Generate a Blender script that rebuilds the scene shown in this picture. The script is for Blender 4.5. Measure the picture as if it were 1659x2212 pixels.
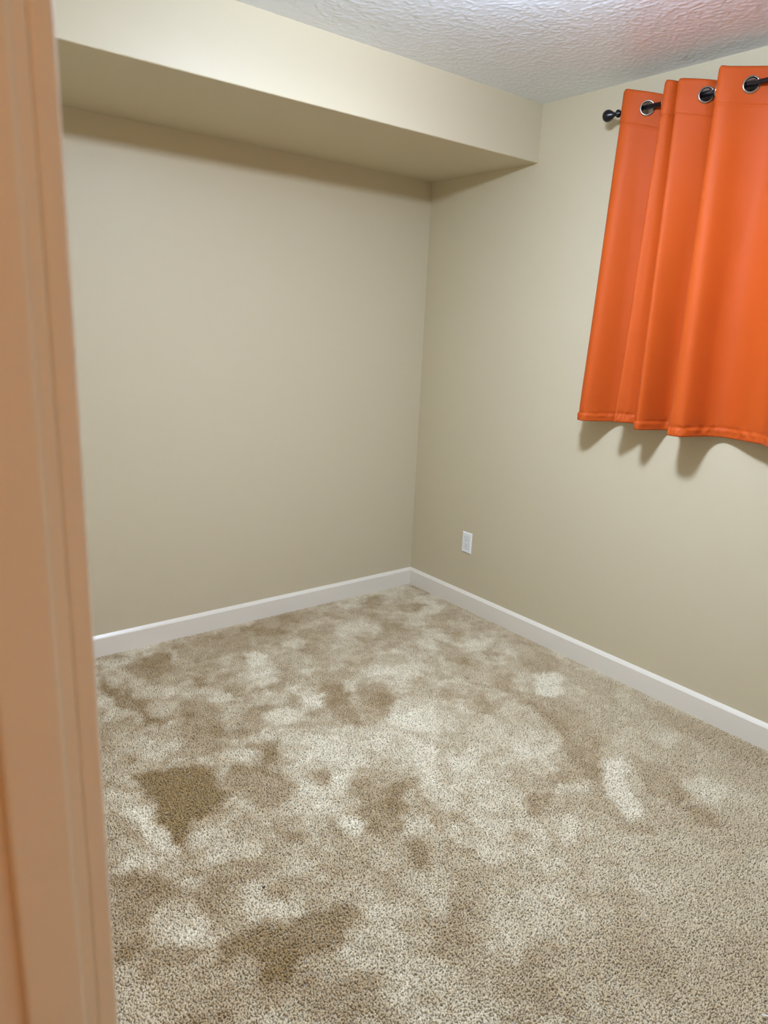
import bpy, bmesh, math, random
import numpy as np
from mathutils import Matrix, Vector

for o in list(bpy.data.objects):
    bpy.data.objects.remove(o)
SC = bpy.context.scene
COL = SC.collection
random.seed(4)

# ------------------------------------------------------------------ camera
IW, IH = 1659, 2212
FPX = 1555.2
CAM = np.array([-2.6706, -3.0672, 1.4908])
PITCH, ROLL, YAW = math.radians(75.4188), math.radians(2.5814), math.radians(-38.6159)
RM = Matrix.Rotation(YAW, 3, 'Z') @ Matrix.Rotation(PITCH, 3, 'X') @ Matrix.Rotation(ROLL, 3, 'Z')
RN = np.array(RM)
cd = bpy.data.cameras.new('camera')
cam = bpy.data.objects.new('camera', cd); COL.objects.link(cam)
cd.sensor_fit = 'VERTICAL'; cd.sensor_height = 36.0
cd.lens = FPX / IH * 36.0
cd.clip_start = 0.02
cd.dof.use_dof = True; cd.dof.focus_distance = 3.0; cd.dof.aperture_fstop = 6.6
cam.matrix_world = Matrix.Translation(Vector(CAM)) @ RM.to_4x4()
SC.camera = cam

# ------------------------------------------------------------------ world, exposure
w = bpy.data.worlds.new('world'); SC.world = w; w.use_nodes = True
w.node_tree.nodes['Background'].inputs[0].default_value = (0.5, 0.55, 0.65, 1)
w.node_tree.nodes['Background'].inputs[1].default_value = 0.0
SC.view_settings.view_transform = 'Standard'
SC.view_settings.look = 'None'
SC.view_settings.gamma = 1.0
SC.view_settings.use_curve_mapping = False
SC.view_settings.exposure = 0.0
LAMP_POS = (-1.24, -1.76, 2.455)      # ceiling light of the room
LAMP_COL = (0.84, 1.02, 1.30)
LAMP_POWER = 298.0
HALL_LAMP = (-2.90, -4.0, 2.43)       # ceiling light of the hallway
HALL_COL = (1.0, 0.33, 0.005)
HALL_POWER = 43.0

# room: corner of the two visible walls at x=0, y=0
X0, Y0, HC = -2.570, -3.62, 2.4548
HS, DS = 2.2163, 0.7112                # soffit underside, soffit depth
HB, TB = 0.1052, 0.015                 # baseboard
WT = 0.115                             # wall thickness
DY1, DY0, DH = CAM[1] + 0.42, CAM[1] - 0.345, 2.04   # door opening

def hit(q, ax, v):
    d = RN @ np.array([q[0] - IW / 2, -(q[1] - IH / 2), -FPX])
    return CAM + d * ((v - CAM[ax]) / d[ax])

# ------------------------------------------------------------------ noise
def vnoise(x, y, seed=0):
    xi = np.floor(x).astype(np.int64); yi = np.floor(y).astype(np.int64)
    fx = x - xi; fy = y - yi
    def h(a, b):
        n = (a * 374761393 + b * 668265263 + seed * 974711) & 0xffffffff
        n = ((n ^ (n >> 13)) * 1274126177) & 0xffffffff
        n = n ^ (n >> 16)
        return (n & 0xffff) / 65535.0
    sx = fx * fx * fx * (fx * (fx * 6 - 15) + 10); sy = fy * fy * fy * (fy * (fy * 6 - 15) + 10)
    a = h(xi, yi); b = h(xi + 1, yi); c = h(xi, yi + 1); d = h(xi + 1, yi + 1)
    return (a * (1 - sx) + b * sx) * (1 - sy) + (c * (1 - sx) + d * sx) * sy
def fbm(x, y, seed=0, octv=4):
    r = 0; a = .5
    for i in range(octv):
        r = r + a * vnoise(x * 2 ** i + 13.7 * i, y * 2 ** i + 7.1 * i, seed + i); a *= .5
    return r

# ------------------------------------------------------------------ materials
def mat(name, col, rough=0.6, metal=0.0, spec=0.5, bump=None, var=None, sheen=0.0, emit=None, coat=0.0):
    m = bpy.data.materials.new(name); m.use_nodes = True
    nt = m.node_tree; N = nt.nodes; L = nt.links
    b = N['Principled BSDF']
    b.inputs['Base Color'].default_value = (*col, 1)
    b.inputs['Roughness'].default_value = rough
    b.inputs['Metallic'].default_value = metal
    b.inputs['Specular IOR Level'].default_value = spec
    if sheen: 
        b.inputs['Sheen Weight'].default_value = sheen
        b.inputs['Sheen Roughness'].default_value = 0.5
    if coat: b.inputs['Coat Weight'].default_value = coat
    if emit:
        b.inputs['Emission Color'].default_value = (*emit[0], 1); b.inputs['Emission Strength'].default_value = emit[1]
    tc = N.new('ShaderNodeTexCoord')
    if var:      # (scale, amount)
        n = N.new('ShaderNodeTexNoise'); n.inputs['Scale'].default_value = var[0]; n.inputs['Detail'].default_value = 4
        L.new(tc.outputs['Object'], n.inputs['Vector'])
        mx = N.new('ShaderNodeMix'); mx.data_type = 'RGBA'
        mx.inputs[6].default_value = (*[c * (1 - var[1]) for c in col], 1)
        mx.inputs[7].default_value = (*[min(1, c * (1 + var[1])) for c in col], 1)
        L.new(n.outputs['Fac'], mx.inputs[0]); L.new(mx.outputs[2], b.inputs['Base Color'])
    if bump:     # list of (scale, strength, distance)
        prev = None
        for s, st, di in bump:
            n = N.new('ShaderNodeTexNoise'); n.inputs['Scale'].default_value = s; n.inputs['Detail'].default_value = 3
            L.new(tc.outputs['Object'], n.inputs['Vector'])
            bp = N.new('ShaderNodeBump'); bp.inputs['Strength'].default_value = st; bp.inputs['Distance'].default_value = di
            L.new(n.outputs['Fac'], bp.inputs['Height'])
            if prev: L.new(prev.outputs[0], bp.inputs['Normal'])
            prev = bp
        L.new(prev.outputs[0], b.inputs['Normal'])
    return m

M = {}
M['wall'] = mat('beige_wall_paint', (0.645, 0.556, 0.385), 0.48, spec=0.35, bump=[(260, 0.10, 0.0006), (60, 0.06, 0.001)], var=(1.5, 0.012))
M['ceiling'] = mat('white_textured_ceiling_paint', (0.86, 0.90, 0.96), 0.30, spec=0.5, bump=[(420, 0.15, 0.0006)])
M['trim'] = mat('white_trim_paint', (0.88, 0.815, 0.715), 0.32, spec=0.5, bump=[(90, 0.03, 0.0006)])
M['plastic'] = mat('white_plastic', (0.94, 0.94, 0.94), 0.3, spec=0.5)
M['plastic2'] = mat('white_receptacle_plastic', (0.90, 0.91, 0.91), 0.3, spec=0.5)
M['slot'] = mat('dark_slot', (0.02, 0.02, 0.02), 0.6)
M['print'] = mat('grey_print', (0.10, 0.10, 0.10), 0.6)
M['black'] = mat('black_metal', (0.006, 0.005, 0.007), 0.26, metal=0.0, spec=0.42)
M['nickel'] = mat('brushed_nickel', (0.50, 0.48, 0.47), 0.16, metal=1.0)
M['orange'] = mat('orange_curtain_fabric', (0.52, 0.078, 0.006), 0.62, spec=0.25, sheen=0.02, bump=[(900, 0.10, 0.0004), (14, 0.05, 0.004)], var=(8, 0.02))
M['glass'] = mat('added_dark_window_glass', (0.012, 0.014, 0.018), 0.05, spec=0.5)  # near-black panes, added to give a dark view through the curtain rings
M['lint'] = mat('dark_lint', (0.03, 0.022, 0.015), 0.9)
M['bronze'] = mat('bronze_metal', (0.12, 0.08, 0.05), 0.35, metal=1.0)
M['backing'] = mat('carpet_backing', (0.50, 0.44, 0.35), 0.95, spec=0.1)

def carpet_mat():
    m = bpy.data.materials.new('beige_yarn_painted_shade'); m.use_nodes = True
    nt = m.node_tree; N = nt.nodes; L = nt.links; b = N['Principled BSDF']
    b.inputs['Roughness'].default_value = 0.75; b.inputs['Specular IOR Level'].default_value = 0.25
    b.inputs['Sheen Weight'].default_value = 0.15
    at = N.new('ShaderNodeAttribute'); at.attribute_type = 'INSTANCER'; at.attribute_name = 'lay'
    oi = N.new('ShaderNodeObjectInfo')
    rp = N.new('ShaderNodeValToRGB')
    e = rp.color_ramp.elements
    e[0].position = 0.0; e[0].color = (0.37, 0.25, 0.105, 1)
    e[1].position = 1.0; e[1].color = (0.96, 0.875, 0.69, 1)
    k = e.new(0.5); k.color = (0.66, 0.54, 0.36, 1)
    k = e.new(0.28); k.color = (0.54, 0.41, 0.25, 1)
    L.new(at.outputs['Fac'], rp.inputs[0])  # light and shade of the leaning pile painted into the yarn colour
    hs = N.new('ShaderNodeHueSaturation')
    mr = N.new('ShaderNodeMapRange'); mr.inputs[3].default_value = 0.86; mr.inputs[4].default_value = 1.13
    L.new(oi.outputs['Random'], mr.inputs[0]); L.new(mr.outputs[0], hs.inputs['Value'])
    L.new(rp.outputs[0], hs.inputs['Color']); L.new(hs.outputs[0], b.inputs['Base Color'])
    return m
M['carpet'] = carpet_mat()

# ------------------------------------------------------------------ mesh helpers
def link(name, me, m, parent=None, smooth=False):
    o = bpy.data.objects.new(name, me); COL.objects.link(o)
    if m is not None: me.materials.append(m)
    if smooth:
        for p in me.polygons: p.use_smooth = True
    if parent: o.parent = parent
    return o
def tag(o, label=None, cat=None, group=None, kind=None):
    for k, v in (('label', label), ('category', cat), ('group', group), ('kind', kind)):
        if v: o[k] = v
    return o
def from_bm(name, bm, m, parent=None, smooth=False):
    me = bpy.data.meshes.new(name); bmesh.ops.recalc_face_normals(bm, faces=bm.faces); bm.to_mesh(me); bm.free()
    return link(name, me, m, parent, smooth)
def add_box(bm, lo, hi, bev=0.0, seg=2):
    r = bmesh.ops.create_cube(bm, size=1)
    vs = r['verts']
    for v in vs:
        v.co = Vector([(lo[i] + hi[i]) / 2 + v.co[i] * (hi[i] - lo[i]) for i in range(3)])
    if bev:
        es = list({e for v in vs for e in v.link_edges})
        bmesh.ops.bevel(bm, geom=es, offset=bev, segments=seg, profile=0.5, affect='EDGES')
def box(name, lo, hi, m, parent=None, bev=0.0, seg=2):
    bm = bmesh.new(); add_box(bm, lo, hi, bev, seg); return from_bm(name, bm, m, parent)
def lathe(name, prof, m, parent=None, n=32, mtx=None, smooth=True):
    """prof: (radius, height) along local z"""
    vs = []; fs = []
    for r, z in prof:
        for k in range(n):
            a = 2 * math.pi * k / n; vs.append((r * math.cos(a), r * math.sin(a), z))
    for i in range(len(prof) - 1):
        for k in range(n):
            fs.append((i * n + k, i * n + (k + 1) % n, (i + 1) * n + (k + 1) % n, (i + 1) * n + k))
    fs.append(tuple(reversed(range(n)))); fs.append(tuple((len(prof) - 1) * n + k for k in range(n)))
    me = bpy.data.meshes.new(name); me.from_pydata(vs, [], fs)
    if mtx is not None: me.transform(mtx)
    return link(name, me, m, parent, smooth)
def empty(name, loc=(0, 0, 0)):
    o = bpy.data.objects.new(name, None); COL.objects.link(o); o.location = loc; o.empty_display_size = 0.1
    return o
def extrude_profile(name, prof, axis, a, b, m, parent=None, ma=0.0, mb=0.0):
    """prof: closed list of (depth, z); axis 'x': runs along x with depth toward -y; 'y': runs along y with depth toward -x.
    ma, mb: mitre slope at both ends (shift per unit depth)"""
    vs = []; n = len(prof)
    for end, s in ((a, ma), (b, mb)):
        for d, z in prof:
            p = end + s * d
            vs.append((p, -d, z) if axis == 'x' else (-d, p, z))
    fs = [tuple(range(n)), tuple(reversed(range(n, 2 * n)))]
    for i in range(n):
        fs.append((i, n + i, n + (i + 1) % n, (i + 1) % n))
    me = bpy.data.meshes.new(name); me.from_pydata(vs, [], fs)
    bm = bmesh.new(); bm.from_mesh(me); bmesh.ops.recalc_face_normals(bm, faces=bm.faces); bm.to_mesh(me); bm.free()
    return link(name, me, m, parent)

# ------------------------------------------------------------------ room shell
S = 'structure'
tag(box('wall_back', (X0 - WT, 0, -0.05), (WT, WT, HC + 0.1), M['wall']), 'long beige painted wall under the soffit', kind=S)
WY0, WY1, WZ0, WZ1 = -2.42, -1.228, 1.25, 2.38        # unseen window opening, added so the curtain rings look dark
bm = bmesh.new()
add_box(bm, (0, WY1, -0.05), (WT, 0, HC + 0.1))
add_box(bm, (0, Y0 - WT, -0.05), (WT, WY0, HC + 0.1))
add_box(bm, (0, WY0, -0.05), (WT, WY1, WZ0))
add_box(bm, (0, WY0, WZ1), (WT, WY1, HC + 0.1))
tag(from_bm('wall_right', bm, M['wall']), 'beige painted wall with the curtain and the outlet', kind=S)
win = tag(empty('added_window_1', (0, (WY0 + WY1) / 2, WZ0)), 'unseen white framed window added behind the orange curtain, dark panes darken its rings', kind=S)
wy, wz = (WY1 - WY0) / 2, WZ1 - WZ0
bm = bmesh.new()
for lo, hi in (((-wy, 0), (-wy + .020, wz)), ((wy - .020, 0), (wy, wz)), ((-wy + .020, 0), (wy - .020, .045)), ((-wy + .020, wz - .016), (wy - .020, wz)), ((-.025, .045), (.025, wz - .016))):
    add_box(bm, (.020, lo[0], lo[1]), (.070, hi[0], hi[1]), .002)
from_bm('added_window_frame', bm, M['trim'], win)
for a0, a1 in ((-wy + .0205, -.0255), (.0255, wy - .0205)):
    box('added_window_pane', (.028, a0, .0455), (.034, a1, wz - .0165), M['glass'], win)
tag(box('wall_front', (X0 - WT, Y0 - WT, -0.05), (0, Y0, HC + 0.1), M['wall']), 'beige painted wall beside the doorway', kind=S)
bm = bmesh.new()
add_box(bm, (X0 - WT, DY1 + 0.018, -0.05), (X0, 0, HC + 0.1))
add_box(bm, (X0 - WT, Y0, -0.05), (X0, DY0 - 0.018, HC + 0.1))
add_box(bm, (X0 - WT, DY0 - 0.018, DH + 0.018), (X0, DY1 + 0.018, HC + 0.1))
tag(from_bm('wall_left', bm, M['wall']), 'beige painted wall with the doorway', kind=S)

# floor: slab with the lay of the pile stored per vertex (brushed patches traced on the floor)
def P(o, s, pts): return [(o[0] + u / s, o[1] + v / s) for u, v in pts]
A = ((200, 1380), 2.212); B = ((200, 1400), 2.37); C3 = ((850, 1350), 2.05)
PATCH = [
 (A, -.6, [(110,130),(350,50),(400,150),(290,185),(200,180)]),
 (A, -.8, [(10,160),(110,230),(240,300),(350,380),(330,410),(200,350),(60,270)]),
 (A, -1.0, [(190,640),(400,615),(570,600),(640,720),(620,800),(500,850),(420,980),(380,960),(250,730)]),
 (A, -.5, [(430,310),(520,275),(600,330),(640,400),(560,560),(420,560),(330,600),(420,480)]),
 (A, -.7, [(735,490),(890,480),(890,600),(830,610),(820,560),(750,520)]),
 (A, -.5, [(640,600),(900,620),(960,730),(900,790),(650,730)]),
 (A, -.5, [(1080,150),(1240,130),(1240,320),(1310,400),(1260,425),(1140,360),(1080,250)]),
 (A, -.5, [(1260,250),(1350,200),(1460,280),(1380,365),(1290,300)]),
 (A, -.4, [(660,420),(780,400),(740,460)]), (A, -.55, [(820,225),(900,185),(910,215),(870,245)]),
 (A, -.5, [(580,195),(620,165),(685,160),(640,205)]), (A, -.4, [(440,170),(560,190),(540,240),(470,230)]),
 (A, -.45, [(640,220),(740,200),(740,270),(660,280)]), (A, -.5, [(900,255),(990,265),(970,315)]),
 (A, -.5, [(1020,620),(1120,610),(1130,700),(1060,700)]),
 (A, -.5, [(1260,800),(1380,740),(1470,640),(1500,780),(1460,900),(1420,990),(1300,930),(1250,880)]),
 (A, -.5, [(1330,580),(1430,550),(1420,610)]), (A, -.4, [(1400,440),(1500,420),(1520,500),(1430,500)]),
 (A, -.5, [(100,690),(280,680),(250,720),(90,720)]), (A, -.6, [(130,555),(260,565),(180,605)]),
 (A, -.35, [(1420,60),(1600,-40),(1400,-60),(1250,60)]), (A, -.35, [(350,30),(700,-60),(1000,-150),(1100,-120),(900,0),(700,60),(480,110)]),
 (A, .8, [(715,75),(780,50),(840,70),(830,120),(750,130)]), (A, .75, [(750,165),(860,145),(890,190),(800,220)]),
 (A, .6, [(540,230),(640,220),(680,290),(560,300)]), (A, .75, [(880,320),(1040,340),(1000,400),(870,410),(760,450),(840,390)]),
 (A, .8, [(1000,270),(1090,250),(1095,320),(1020,330)]), (A, .6, [(1190,190),(1270,190),(1260,240),(1190,240)]),
 (A, .95, [(135,800),(230,795),(320,870),(405,990),(340,985),(200,900)]), (A, .45, [(590,540),(720,500),(740,590),(620,610)]),
 (A, .65, [(1160,640),(1240,620),(1230,700),(1140,690)]), (A, .85, [(1175,830),(1260,820),(1265,930),(1180,920)]),
 (A, .4, [(230,320),(400,300),(380,360),(270,360)]), (A, .35, [(100,430),(380,500),(280,560),(120,520)]),
 (A, .4, [(160,200),(440,230),(350,290),(200,270)]), (A, .55, [(1380,370),(1659,300),(1659,450),(1500,430)]),
 (A, .45, [(1300,170),(1540,90),(1620,150),(1460,180)]), (A, .4, [(900,430),(1400,400),(1659,520),(1659,700),(1500,620),(1100,580),(900,560)]),
 (A, .35, [(950,660),(1150,680),(1250,760),(1150,860),(1020,800)]),
 (B, -.85, [(1360,1370),(1330,1500),(1050,1600),(1000,1690),(860,1700),(820,1580),(620,1610),(700,1450),(1000,1400),(1250,1290)]),
 (B, -.5, [(80,1180),(350,1130),(480,1230),(300,1400),(200,1590),(90,1600)]), (B, -.55, [(1130,1150),(1000,1180),(830,1280),(940,1275),(1080,1230)]),
 (B, -.4, [(640,1100),(970,1050),(950,1150),(740,1200),(560,1300),(500,1250)]), (B, -.3, [(1000,1680),(1500,1650),(1550,1900),(1100,1900)]),
 (B, .6, [(360,1420),(600,1380),(640,1500),(450,1540)]), (B, .5, [(90,1620),(200,1600),(330,1800),(350,1924),(90,1924)]),
 (B, .4, [(760,1220),(900,1180),(900,1230),(1030,1300),(980,1380),(780,1340)]), (B, .45, [(60,1130),(420,1010),(440,1040),(80,1170)]),
 (B, .2, [(1350,1200),(1700,1100),(1800,1500),(1450,1500)]),
 (C3, -.5, [(180,60),(260,90),(360,120),(340,180),(200,150)]), (C3, -.5, [(350,580),(520,530),(580,560),(450,600),(370,630)]),
 (C3, -.4, [(560,300),(620,330),(880,450),(920,560),(890,690),(820,620),(760,540),(740,470)]),
 (C3, -.4, [(300,740),(380,730),(360,800),(300,800)]), (C3, -.45, [(620,765),(700,755),(690,810),(640,825)]),
 (C3, -.4, [(180,860),(240,850),(220,920)]), (C3, -.5, [(1310,800),(1410,790),(1400,880),(1320,870)]),
 (C3, -.35, [(500,1480),(600,1490),(570,1560),(490,1530)]), (C3, -.4, [(1050,560),(1240,640),(1320,760),(1250,800),(1110,720)]),
 (C3, -.4, [(170,580),(240,560),(200,620)]), (C3, -.35, [(980,880),(1150,880),(1180,930),(1020,910)]),
 (C3, -.35, [(540,920),(620,900),(600,950),(530,960)]), (C3, -.3, [(480,40),(800,180),(1000,260),(960,330),(760,240),(600,200)]),
 (C3, -.3, [(1100,330),(1400,440),(1659,560),(1659,640),(1400,540),(1150,420)]),
 (C3, -.55, [(50,960),(150,960),(170,1060),(110,1090)]),
 (C3, .85, [(640,220),(700,205),(760,225),(720,315),(640,300)]),
 (C3, .75, [(920,575),(1010,570),(1040,640),(990,680),(1100,760),(1130,850),(1040,860),(990,780),(920,700)]),
 (C3, .4, [(1300,680),(1420,640),(1460,750),(1420,780),(1320,740)]), (C3, .4, [(1120,480),(1260,480),(1200,540)]),
 (C3, .4, [(0,320),(160,300),(500,420),(740,480),(740,560),(560,600),(400,650),(600,740),(560,880),(400,900),(160,760),(100,560),(0,480)]),
 (C3, .55, [(720,840),(830,830),(820,950),(740,960)]), (C3, .55, [(560,980),(640,940),(660,1010),(590,1020)]),
 (C3, .5, [(700,700),(860,680),(850,730),(720,740)]), (C3, .4, [(20,830),(140,840),(160,900),(50,950)]),
 (C3, .35, [(130,1120),(260,1080),(280,1280),(180,1300)]), (C3, .4, [(300,60),(430,60),(400,130),(350,110)]),
 (C3, .2, [(840,950),(1300,900),(1500,1100),(1200,1200),(900,1100)]),
]
def poly_sd(px, py, poly):
    """signed distance (positive inside)"""
    d = np.full(px.shape, 1e9); ins = np.zeros(px.shape, bool); n = len(poly)
    for i in range(n):
        ax, ay = poly[i]; bx, by = poly[(i + 1) % n]
        ex, ey = bx - ax, by - ay
        t = np.clip(((px - ax) * ex + (py - ay) * ey) / (ex * ex + ey * ey + 1e-12), 0, 1)
        d = np.minimum(d, np.hypot(px - ax - t * ex, py - ay - t * ey))
        c = ((ay > py) != (by > py)) & (px < (bx - ax) * (py - ay) / (by - ay + 1e-12) + ax)
        ins ^= c
    return np.where(ins, d, -d)
FX0, FX1, FY0, FY1 = X0 - WT - 0.02, 0.0, Y0, 0.0
gx = np.linspace(FX0, FX1, 266); gy = np.linspace(FY0, FY1, 363)
VX, VY = np.meshgrid(gx, gy)
wx = VX + 0.07 * (fbm(VX * 14, VY * 14, 3) - .47) + .035 * (fbm(VX * 50, VY * 50, 8, 3) - .44)
wy = VY + 0.07 * (fbm(VX * 14, VY * 14, 5) - .47) + .035 * (fbm(VX * 50, VY * 50, 9, 3) - .44)
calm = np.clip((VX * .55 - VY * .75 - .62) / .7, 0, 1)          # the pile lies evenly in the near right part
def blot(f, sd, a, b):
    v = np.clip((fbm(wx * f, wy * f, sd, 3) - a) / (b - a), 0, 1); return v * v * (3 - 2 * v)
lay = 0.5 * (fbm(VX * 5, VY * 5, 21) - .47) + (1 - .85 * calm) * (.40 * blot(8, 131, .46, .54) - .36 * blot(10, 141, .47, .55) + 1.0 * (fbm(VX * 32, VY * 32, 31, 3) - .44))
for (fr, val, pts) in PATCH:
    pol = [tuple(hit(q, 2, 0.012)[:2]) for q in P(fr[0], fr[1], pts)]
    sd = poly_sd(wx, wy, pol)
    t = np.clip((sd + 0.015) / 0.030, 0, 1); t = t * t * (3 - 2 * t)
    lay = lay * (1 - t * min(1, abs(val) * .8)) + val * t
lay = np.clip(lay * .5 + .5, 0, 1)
def grid_mesh(name, X, Y, Z):
    ny, nx = X.shape
    co = np.stack([X, Y, Z], -1).reshape(-1, 3)
    i = np.arange((ny - 1) * (nx - 1)); r = i // (nx - 1); c = i % (nx - 1); a = r * nx + c
    f = np.stack([a, a + 1, a + nx + 1, a + nx], -1)
    me = bpy.data.meshes.new(name)
    me.vertices.add(len(co)); me.vertices.foreach_set('co', co.ravel())
    me.loops.add(f.size); me.loops.foreach_set('vertex_index', f.ravel().astype(np.int32))
    me.polygons.add(len(f)); me.polygons.foreach_set('loop_start', np.arange(0, f.size, 4, dtype=np.int32))
    me.update(); me.validate()
    return me
tag(box('floor', (X0 - 1.35, Y0 - WT - 0.5, -0.06), (WT, WT, 0.0), M['backing']), 'carpeted floor of the room and the hallway', kind=S)
pm = grid_mesh('carpet_pile', VX, VY, VX * 0 + 0.0005)
at = pm.attributes.new('lay', 'FLOAT', 'POINT'); at.data.foreach_set('value', lay.ravel().astype(np.float32))
pile = link('carpet_pile', pm, M['backing'])
tag(pile, 'beige cut-pile carpet, light and shade of its brushed patches painted into the colour', 'carpet', kind='stuff')

def pile_nodes(density):
    g = bpy.data.node_groups.new('pile_tufts', 'GeometryNodeTree')
    g.interface.new_socket('Geometry', in_out='INPUT', socket_type='NodeSocketGeometry')
    g.interface.new_socket('Geometry', in_out='OUTPUT', socket_type='NodeSocketGeometry')
    N = g.nodes; L = g.links
    gi = N.new('NodeGroupInput'); go = N.new('NodeGroupOutput')
    dp = N.new('GeometryNodeDistributePointsOnFaces'); dp.distribute_method = 'POISSON'
    dp.inputs['Distance Min'].default_value = 0.0028; dp.inputs['Density Max'].default_value = density; dp.inputs['Seed'].default_value = 7
    L.new(gi.outputs[0], dp.inputs['Mesh'])
    cone = N.new('GeometryNodeMeshCone'); cone.fill_type = 'NGON'
    cone.inputs['Vertices'].default_value = 5; cone.inputs['Side Segments'].default_value = 2
    cone.inputs['Radius Top'].default_value = 0.0018; cone.inputs['Radius Bottom'].default_value = 0.0021
    cone.inputs['Depth'].default_value = 0.0066
    sm = N.new('GeometryNodeSetMaterial'); sm.inputs['Material'].default_value = M['carpet']
    L.new(cone.outputs['Mesh'], sm.inputs['Geometry'])
    ss = N.new('GeometryNodeSetShadeSmooth'); L.new(sm.outputs[0], ss.inputs[0])
    na = N.new('GeometryNodeInputNamedAttribute'); na.data_type = 'FLOAT'; na.inputs['Name'].default_value = 'lay'
    # lean: light patches lie away from the doorway, dark ones stand toward it, with random scatter
    rv = N.new('FunctionNodeRandomValue'); rv.data_type = 'FLOAT_VECTOR'
    rv.inputs[0].default_value = (-0.5, -0.5, 0); rv.inputs[1].default_value = (0.5, 0.5, 6.283)
    mr = N.new('ShaderNodeMapRange'); mr.inputs[1].default_value = 0; mr.inputs[2].default_value = 1
    mr.inputs[3].default_value = -0.55; mr.inputs[4].default_value = 0.75
    L.new(na.outputs[0], mr.inputs[0])
    sc = N.new('ShaderNodeVectorMath'); sc.operation = 'SCALE'; sc.inputs[0].default_value = (-0.66, 0.75, 0)
    L.new(mr.outputs[0], sc.inputs['Scale'])
    ad = N.new('ShaderNodeVectorMath'); ad.operation = 'ADD'
    L.new(rv.outputs[0], ad.inputs[0]); L.new(sc.outputs[0], ad.inputs[1])
    rs = N.new('FunctionNodeRandomValue'); rs.data_type = 'FLOAT'
    rs.inputs[2].default_value = 0.75; rs.inputs[3].default_value = 1.35; rs.inputs['Seed'].default_value = 3
    ip = N.new('GeometryNodeInstanceOnPoints')
    L.new(dp.outputs['Points'], ip.inputs['Points']); L.new(ss.outputs[0], ip.inputs['Instance'])
    L.new(ad.outputs[0], ip.inputs['Rotation']); L.new(rs.outputs[1], ip.inputs['Scale'])
    jn = N.new('GeometryNodeJoinGeometry')
    L.new(gi.outputs[0], jn.inputs[0]); L.new(ip.outputs[0], jn.inputs[0])
    L.new(jn.outputs[0], go.inputs[0])
    return g
md = pile.modifiers.new('tufts', 'NODES'); md.node_group = pile_nodes(165000)

# ceiling: hand-textured, real relief where it is in view
def lines(a, b, fa, fb, fine, coarse):
    out = []
    for lo, hi, st in ((a, fa, coarse), (fa, fb, fine), (fb, b, coarse)):
        if hi - lo > 1e-6: out.append(np.linspace(lo, hi, max(2, int(round((hi - lo) / st)) + 1))[:-1])
    return np.concatenate(out + [np.array([b])])
cx = lines(X0, 0.0, -1.75, 0.0, 0.0036, 0.02); cy = lines(Y0, -DS, -2.15, -DS, 0.0036, 0.02)
CX, CY = np.meshgrid(cx, cy)
wxx = CX + .012 * (fbm(CX * 40, CY * 40, 51, 2) - .37); wyy = CY + .012 * (fbm(CX * 40, CY * 40, 52, 2) - .37)
h1 = fbm(wxx * 88, wyy * 88, 41, 3)
h = np.clip((h1 - .40) / .22, 0, 1); h = h * h * (3 - 2 * h)
h = h * .75 + .25 * fbm(CX * 130, CY * 130, 61, 2)
CZ = HC - 0.0014 * h
CZ[:, [0, -1]] = HC - .0005; CZ[[0, -1], :] = HC - .0005
cm = grid_mesh('ceiling', CX, CY, CZ)
cm.flip_normals()
tag(link('ceiling', cm, M['ceiling'], smooth=True), 'white stippled ceiling', kind=S)
tag(box('ceiling_slab', (X0 - 1.35, Y0 - WT - 0.5, HC + 0.002), (WT, WT, HC + 0.12), M['ceiling']), 'white ceiling above the room and the hallway', kind=S)

# soffit (dropped box along the back wall), lower edge a little uneven with paint
n = 320
xs = np.linspace(X0, 0, n)
j = 0.0014 * (fbm(xs * 30, xs * 0, 71, 3) - .44) * 2
prof = lambda k: [(-DS, HC + .01), (-DS, HS + .004), (-DS + .001, HS + .0015 + j[k] * .5), (-DS + .004 + j[k], HS + abs(j[k]) * .3), (-DS + .02, HS), (0.0, HS), (0.0, HC + .01)]
vs = []; fs = []
for k in range(n): vs += [(xs[k], y, z) for y, z in prof(k)]
for k in range(n - 1):
    for q in range(6): fs.append((k * 7 + q, k * 7 + q + 1, (k + 1) * 7 + q + 1, (k + 1) * 7 + q))
me = bpy.data.meshes.new('soffit'); me.from_pydata(vs, [], fs)
tag(link('soffit', me, M['wall']), 'boxed beige soffit running along the top of the long wall', kind=S)

# baseboards
BP = [(0, 0), (TB, 0), (TB, 0.0905), (TB - .0010, 0.0922), (TB - .0036, 0.0928), (TB - .0040, 0.0945), (TB - .0125, HB), (0, HB)]
tag(extrude_profile('baseboard_back', BP, 'x', X0, 0.0, M['trim'], mb=-1), 'white baseboard along the long wall', kind=S)
tag(extrude_profile('baseboard_right', BP, 'y', Y0, 0.0, M['trim'], mb=-1), 'white baseboard along the wall with the outlet', kind=S)

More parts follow.
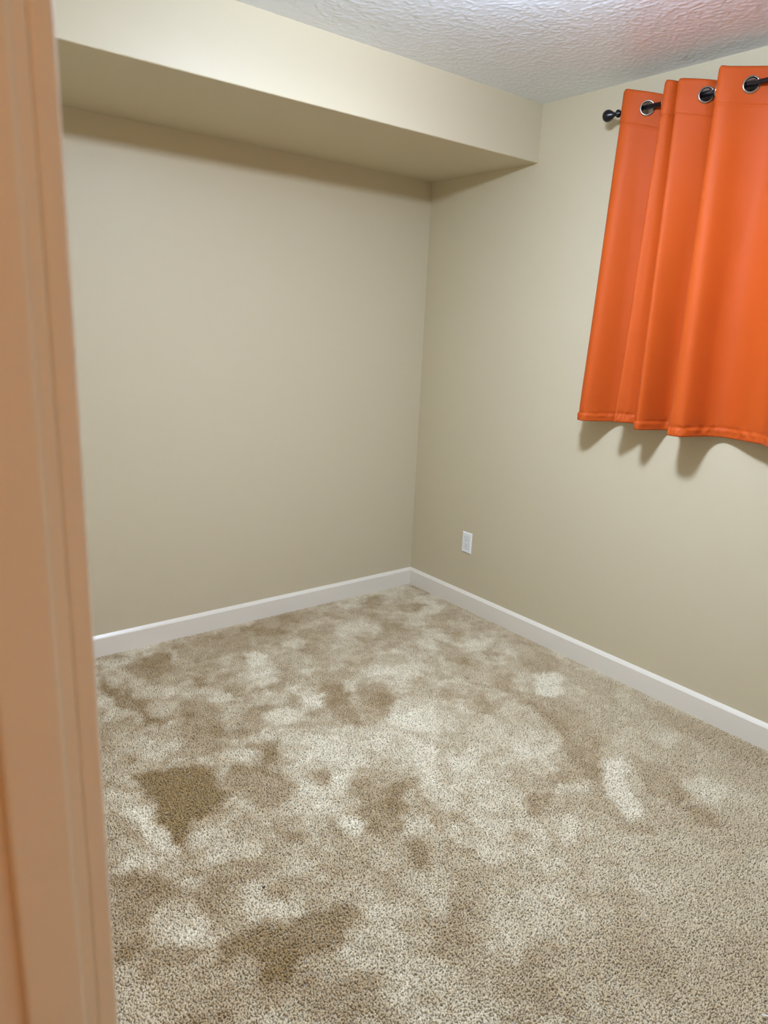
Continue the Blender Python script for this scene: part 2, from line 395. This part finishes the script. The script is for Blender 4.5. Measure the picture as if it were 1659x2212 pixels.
# doorway on the left: white jamb, stop and casing; the photograph is taken from inside it
door = tag(empty('door_1', (X0, DY1, 0)), 'white door frame of the doorway, jamb with stop and casing', kind=S)
def dbox(name, lo, hi, bev=0.0025):
    o = box(name, lo, hi, M['trim'], None, bev, 3)
    o.parent = door; o.matrix_parent_inverse = Matrix.Translation((-X0, -DY1, 0)); return o
JX0, JX1 = X0 - WT - 0.002, X0 + 0.002
SX0, SX1 = CAM[0] + 0.058, CAM[0] + 0.0936
for s, y in ((1, DY1), (-1, DY0)):
    a, b = sorted((y, y + s * 0.017))
    dbox('jamb', (JX0, a, 0.003), (JX1, b, DH), 0.0015)
    a, b = sorted((y - s * 0.008, y))
    dbox('door_stop', (SX0, a, 0.003), (SX1, b, DH), 0.0035)
    for side in (1, -1):
        xa, xb = (X0 + .0021, X0 + 0.0165) if side == 1 else (X0 - WT - 0.0165, X0 - WT - .0021)
        a, b = sorted((y + s * 0.003, y + s * 0.067))
        dbox('casing', (xa, a, 0.003), (xb, b, DH + 0.07), 0.003)
dbox('head_jamb', (JX0, DY0 - .017, DH), (JX1, DY1 + .017, DH + 0.017), 0.0015)
dbox('door_stop', (SX0, DY0 + .008, DH - 0.008), (SX1, DY1 - .008, DH), 0.003)
for xa, xb in ((X0 + .0021, X0 + 0.0165), (X0 - WT - 0.0165, X0 - WT - .0021)):
    dbox('head_casing', (xa, DY0 - .006, DH + .006), (xb, DY1 + .006, DH + 0.07), 0.003)

# hallway behind the camera
HX = X0 - 1.25
tag(box('wall_hall', (HX - 0.1, Y0 - WT - 0.5, -0.05), (HX, WT, HC + 0.1), M['wall']), 'beige hallway wall facing the doorway', kind=S)
tag(box('wall_hall_end', (HX, -1.2, -0.05), (X0 - WT, -1.1, HC + 0.1), M['wall']), 'beige wall at the end of the hallway', kind=S)
tag(box('wall_hall_start', (HX, Y0 - WT - 0.5, -0.05), (X0 - WT, Y0 - WT - 0.42, HC + 0.1), M['wall']), 'beige wall closing the hallway', kind=S)

# ------------------------------------------------------------------ ceiling lights
def flush_light(name, pos, r, label, col, power, pan):
    t = tag(empty(name, pos), label, 'ceiling light')
    lathe('mounting_pan', [(0.0, 0.0), (r * .50, 0.0), (r * .52, -0.003), (r * .50, -0.012), (r * .20, -0.020), (r * .17, -0.066), (0, -0.066)][::-1], M[pan], t, 40)
    m = mat(name + '_glass', (0.9, 0.9, 0.9), 0.3)
    b = m.node_tree.nodes['Principled BSDF']
    b.inputs['Emission Color'].default_value = (*col, 1); b.inputs['Emission Strength'].default_value = power
    prof = [(r * .10, -0.0665), (r * .45, -0.068), (r * .75, -0.072), (r * .93, -0.079), (r, -0.088), (r * .95, -0.098), (r * .80, -0.108), (r * .55, -0.116), (r * .28, -0.120), (0.001, -0.1215)]
    lathe('glass_bowl', prof, m, t, 40)
    lathe('finial_nut', [(0.0, -0.134), (0.005, -0.133), (0.007, -0.127), (0.006, -0.1225), (0.0, -0.1225)], M[pan], t, 16)
    return t
flush_light('ceiling_light', LAMP_POS, 0.115, 'small flush ceiling light with a lit bowl on the stippled ceiling', LAMP_COL, LAMP_POWER, 'nickel')
flush_light('hall_light', (HALL_LAMP[0], HALL_LAMP[1], HC + .002), 0.115, 'warm flush ceiling light in the hallway', HALL_COL, HALL_POWER, 'bronze')

# ------------------------------------------------------------------ curtain
RODX, RODZ = -0.090, 2.318
TOP = [(-.112,-1.207),(-.120,-1.222),(-.112,-1.255),(-.090,-1.300),(-.056,-1.348),(-.044,-1.372),(-.088,-1.376),(-.124,-1.388),(-.120,-1.412),(-.080,-1.434),
       (-.116,-1.436),(-.122,-1.455),(-.090,-1.530),(-.056,-1.562),(-.048,-1.580),(-.092,-1.580),(-.128,-1.592),(-.122,-1.625),(-.090,-1.687),(-.066,-1.740),
       (-.058,-1.790),(-.062,-1.840),(-.090,-1.880),(-.122,-1.920),(-.118,-1.970),(-.090,-2.030),(-.060,-2.090),(-.060,-2.140),(-.090,-2.170),(-.122,-2.200),
       (-.115,-2.260),(-.090,-2.320),(-.062,-2.370),(-.070,-2.420),(-.110,-2.460)]
BOT = [(-.092,-1.150,1.136),(-.128,-1.176,1.136),(-.125,-1.212,1.136),(-.040,-1.268,1.137),(-.016,-1.310,1.140),(-.045,-1.338,1.145),(-.110,-1.350,1.150),(-.142,-1.362,1.152),(-.118,-1.395,1.152),(-.085,-1.432,1.150),
       (-.130,-1.447,1.138),(-.138,-1.475,1.135),(-.030,-1.512,1.134),(-.012,-1.545,1.134),(-.035,-1.580,1.134),(-.120,-1.592,1.134),(-.152,-1.612,1.134),(-.147,-1.660,1.135),(-.055,-1.697,1.137),(-.022,-1.740,1.139),
       (-.028,-1.790,1.140),(-.055,-1.850,1.142),(-.080,-1.920,1.143),(-.130,-1.970,1.143),(-.135,-2.020,1.140),(-.060,-2.080,1.140),(-.020,-2.140,1.140),(-.035,-2.190,1.140),(-.100,-2.220,1.140),(-.140,-2.260,1.140),
       (-.130,-2.310,1.140),(-.060,-2.360,1.140),(-.020,-2.420,1.140),(-.030,-2.470,1.140),(-.110,-2.510,1.140)]
GROM = [3, 6, 12, 15, 18, 22, 25, 28, 31]
def crom(pts, sub):
    p = np.array(pts, float); p = np.vstack([2 * p[0] - p[1], p, 2 * p[-1] - p[-2]])
    out = []
    for i in range(1, len(p) - 2):
        for t in np.arange(sub) / sub:
            a, b, c, d = p[i - 1], p[i], p[i + 1], p[i + 2]
            out.append(.5 * ((2 * b) + (c - a) * t + (2 * a - 5 * b + 4 * c - d) * t * t + (3 * b - a - 3 * c + d) * t ** 3))
    out.append(p[-2]); return np.array(out)
SUB = 12
T = crom(TOP, SUB); Bt = crom(BOT, SUB)
nc = len(T)
ZT = 2.394
ZTOP = [2.387,2.388,2.380,2.370,2.359,2.358,2.370,2.382,2.379,2.376,2.376,2.376,2.364,2.360,2.360,2.371,2.383,2.377,2.371,2.366,2.362,2.362,2.370,2.380,2.378]
ZTOP = ZTOP + [2.371] * (len(TOP) - len(ZTOP))
ztop = crom([(z,) for z in ZTOP], SUB)[:, 0]
nr = 250
tt = np.concatenate([np.linspace(0, .105, 34)[:-1], np.linspace(.105, 1, nr - 33)])
nr = len(tt)
# curtain rows
wt = (tt ** .75)[:, None]          # the folds deepen quickly below the header
Xg = T[None, :, 0] * (1 - wt) + Bt[None, :, 0] * wt
Yg = T[None, :, 1] * (1 - tt[:, None]) + Bt[None, :, 1] * tt[:, None]
Zg = ztop[None, :] * (1 - tt[:, None]) + Bt[None, :, 2] * tt[:, None]
# slight waviness of hanging cloth
u = np.arange(nc)[None, :] / SUB
Xg = Xg + .005 * np.sin(tt[:, None] * math.pi) * (fbm(u * .5 + tt[:, None] * .8, tt[:, None] * 1.6 + u * .2, 81, 2) - .37) * 2
# normals in plan
tx = np.gradient(Xg, axis=1); ty = np.gradient(Yg, axis=1); ln = np.hypot(tx, ty) + 1e-9
nx_, ny_ = ty / ln, -tx / ln            # toward the room (-x)
hd = ztop[None, :] - Zg                            # distance below the top edge
hem = Zg - Bt[None, :, 2]
step = lambda e, v, wd: np.clip((v - e) / wd, 0, 1)
off = .0018 * (1 - step(.112, hd, .004)) - .0022 * np.exp(-((hd - .116) / .0035) ** 2)
off = off + .0022 * (1 - step(.030, hem, .004)) - .0042 * np.exp(-((hem - .0325) / .0035) ** 2)
off = off + .014 * (fbm(u * 4.2, hem * 40, 91, 3) - .44) * np.exp(-((hem - .026) / .020) ** 2)
off = off - .003 * np.exp(-(hd / .004) ** 2)
Xg = Xg + nx_ * off; Yg = Yg + ny_ * off
GC = []
for gk in GROM:
    c = gk * SUB; r = int(np.argmin(np.abs(Zg[:, c] - RODZ)))
    nrm = Vector((nx_[r, c], ny_[r, c], 0)).normalized()
    GC.append((Vector((RODX + (Xg[r, c] - RODX) * 0.0 + (Xg[r, c] - RODX), Yg[r, c], RODZ - .002)), nrm))
cmh = grid_mesh('panel', Xg, Yg, Zg)
bm = bmesh.new(); bm.from_mesh(cmh)
kill = [f for f in bm.faces if any((f.calc_center_median() - g).length < .0232 for g, _ in GC)]
bmesh.ops.delete(bm, geom=kill, context='FACES'); bm.to_mesh(cmh); bm.free()
curt = tag(empty('curtain', (0, -1.8, 1.14)), 'short orange grommet curtain hanging from the black rod', 'curtain')
pan = link('panel', cmh, M['orange'], None, True)
so = pan.modifiers.new('thickness', 'SOLIDIFY'); so.thickness = 0.0016; so.offset = 0
def par(o, e):
    o.parent = e; o.matrix_parent_inverse = Matrix.Translation(e.location).inverted(); return o
par(pan, curt)
ring_me = None
for g, nrm in GC:
    q = Vector((0, 0, 1)).rotation_difference(nrm)
    if ring_me is None:
        pr = [(.0218, -.0065), (.0212, -.004), (.0212, .0025), (.0225, .0042), (.0248, .0046), (.0272, .0036), (.0284, .0012),
              (.0284, -.0012), (.0272, -.0036), (.0252, -.0046), (.0234, -.0052), (.0228, -.0065)]
        nn = 40; vs = []; fs = []
        for k in range(nn):
            a = 2 * math.pi * k / nn
            vs += [(r * math.cos(a), r * math.sin(a), z) for r, z in pr]
        for k in range(nn):
            for i in range(12):
                fs.append((k * 12 + i, ((k + 1) % nn) * 12 + i, ((k + 1) % nn) * 12 + (i + 1) % 12, k * 12 + (i + 1) % 12))
        ring_me = bpy.data.meshes.new('grommet'); ring_me.from_pydata(vs, [], fs); ring_me.materials.append(M['nickel'])
        for p in ring_me.polygons: p.use_smooth = True
    o = bpy.data.objects.new('grommet', ring_me); COL.objects.link(o)
    o.matrix_world = Matrix.Translation(g) @ q.to_matrix().to_4x4()
    mw = o.matrix_world.copy(); o.parent = curt; o.matrix_parent_inverse = Matrix.Translation(curt.location).inverted(); o.matrix_basis = mw
    o['label'] = 'silver metal grommet ring'

# rod with finials
rod = tag(empty('curtain_rod', (RODX, -1.18, RODZ)), 'black metal curtain rod with teardrop finials on the beige wall', 'curtain rod')
ROT = Matrix.Rotation(math.pi / 2, 4, 'X')     # local z -> -y
YE = -2.72
lathe('rod_tube', [(.0085, -0.002), (.0085, -YE - 1.18)], M['black'], rod, 24, ROT)
def finial(y, sgn):
    L_ = [(.0, .0), (.0085, .0), (.0085, .004), (.0115, .006), (.0140, .0105), (.0148, .0130), (.0140, .0155), (.0110, .0195), (.0075, .0225),
          (.0070, .0255), (.0085, .031), (.0125, .038), (.0178, .046), (.0212, .0535), (.0222, .0600), (.0212, .0665), (.0178, .0725), (.0120, .0768), (.0060, .0788), (0, .0793)]
    m4 = Matrix.Translation((0, y, 0)) @ Matrix.Rotation(-math.pi / 2 * sgn, 4, 'X')
    return lathe('finial', L_, M['black'], rod, 32, m4)
finial(-.007, 1); finial(YE + 1.18 + .012, -1)
for y in (-0.025, YE + 1.18 + .06):
    bm = bmesh.new()
    add_box(bm, (.078, y - .010, -.035), (.0898, y + .010, .035), .003)
    add_box(bm, (-.004, y - .005, -.0155), (.080, y + .005, -.0085), .001)
    add_box(bm, (-.012, y - .005, -.0155), (-.0086, y + .005, .004), .001)
    br = from_bm('bracket', bm, M['black'], rod)

# ------------------------------------------------------------------ wall outlet
OY, OZ, OW, OH = -0.4162, 0.3195, 0.0699, 0.1143
ot = tag(empty('wall_outlet', (0, OY - OW / 2, OZ)), 'white rectangular wall outlet with two sockets above the baseboard', 'outlet')
def ob(name, y0, y1, z0, z1, d0, d1, m, parent=ot, bev=0.0, seg=2):
    """local frame: y from the plate's middle, z from its bottom, d out of the wall"""
    return box(name, (-d1, y0, z0), (-d0, y1, z1), m, parent, bev, seg)
h2 = OW / 2
bm = bmesh.new()      # plate: pillowed edge
ring = [(h2, OH, 0, .0), (h2, OH, 0, .0012), (h2 - .0015, OH - .0015, .0015, .0030), (h2 - .0048, OH - .0048, .0048, .0052)]
vv = []
for hw, zt, zb, d in ring:
    vv.append([bm.verts.new((-d, y, z)) for y, z in ((-hw, zb), (hw, zb), (hw, zt), (-hw, zt))])
for a, b in zip(vv, vv[1:]):
    for k in range(4): bm.faces.new((a[k], a[(k + 1) % 4], b[(k + 1) % 4], b[k]))
bm.faces.new(vv[-1]); bm.faces.new(list(reversed(vv[0])))
from_bm('cover_plate', bm, M['plastic'], ot)
zc = OH / 2
ob('insert_gap', -.0171, .0171, zc - .0337, zc + .0337, .0040, .00535, M['slot'])
ins = ob('receptacle', -.0163, .0163, zc - .0329, zc + .0329, .0042, .0062, M['plastic2'], bev=.0008)
for dz in (.0175, -.0155):
    ob('socket_slot', .0050, .0066, zc + dz + .001, zc + dz + .0090, .0055, .00632, M['slot'], ins)
    ob('socket_slot', -.0068, -.0052, zc + dz + .002, zc + dz + .0085, .0055, .00632, M['slot'], ins)
    lathe('ground_hole', [(0, 0), (.0026, 0), (.0026, .0008), (0, .0008)], M['slot'], ins, 14, Matrix.Translation((-.0056, 0, zc + dz - .0055)) @ Matrix.Rotation(-math.pi / 2, 4, 'Y'))
for z in (zc + .0485, zc - .0485):
    sc_ = lathe('screw', [(0, 0), (.0030, 0), (.0030, .0004), (.0022, .0010), (0, .0012)], M['plastic2'], ot, 16, Matrix.Translation((-.0050, 0, z)) @ Matrix.Rotation(-math.pi / 2, 4, 'Y'))
    ob('screw_slot', -.0022, .0022, z - .0004, z + .0004, .0055, .0063, M['print'], sc_)

# ------------------------------------------------------------------ small things on the carpet
def tube(name, pts, r, m, n=10):
    p = [Vector(q) for q in pts]; vs = []; fs = []
    for i, q in enumerate(p):
        t = (p[min(i + 1, len(p) - 1)] - p[max(i - 1, 0)]).normalized()
        s = t.cross(Vector((0, 0, 1))).normalized(); u_ = s.cross(t)
        rr = r * (0.55 if i in (0, len(p) - 1) else 1)
        vs += [tuple(q + s * rr * math.cos(2 * math.pi * k / n) + u_ * rr * math.sin(2 * math.pi * k / n)) for k in range(n)]
    for i in range(len(p) - 1):
        for k in range(n): fs.append((i * n + k, i * n + (k + 1) % n, (i + 1) * n + (k + 1) % n, (i + 1) * n + k))
    fs.append(tuple(range(n))); fs.append(tuple((len(p) - 1) * n + k for k in range(n)))
    me = bpy.data.meshes.new(name); me.from_pydata(vs, [], fs)
    bm = bmesh.new(); bm.from_mesh(me); bmesh.ops.recalc_face_normals(bm, faces=bm.faces); bm.to_mesh(me); bm.free()
    return link(name, me, m, None, True)
a = hit((1645, 2192), 2, .012); b = hit((1661, 2197), 2, .012); d = (b - a); d /= np.linalg.norm(d); nn_ = np.array([d[1], -d[0], 0])
cord = tube('cord', [tuple(a + d * s + nn_ * (.25 * s * s) + np.array([0, 0, .001 + .002 * math.sin(s * 9)])) for s in np.linspace(0, .42, 22)], .0024, M['plastic'])
tag(cord, 'thin white cord lying on the beige carpet', 'cord')
p = hit((570, 1916), 2, .012)
bm = bmesh.new(); bmesh.ops.create_icosphere(bm, subdivisions=2, radius=.003)
for v in bm.verts:
    v.co = Vector((v.co.x * 1.5 + random.uniform(-.0004, .0004), v.co.y * .8, v.co.z * .7 + random.uniform(-.0003, .0003))) + Vector(p)
tag(from_bm('lint_speck', bm, M['lint'], smooth=True), 'tiny dark speck of lint on the brushed carpet', 'lint')
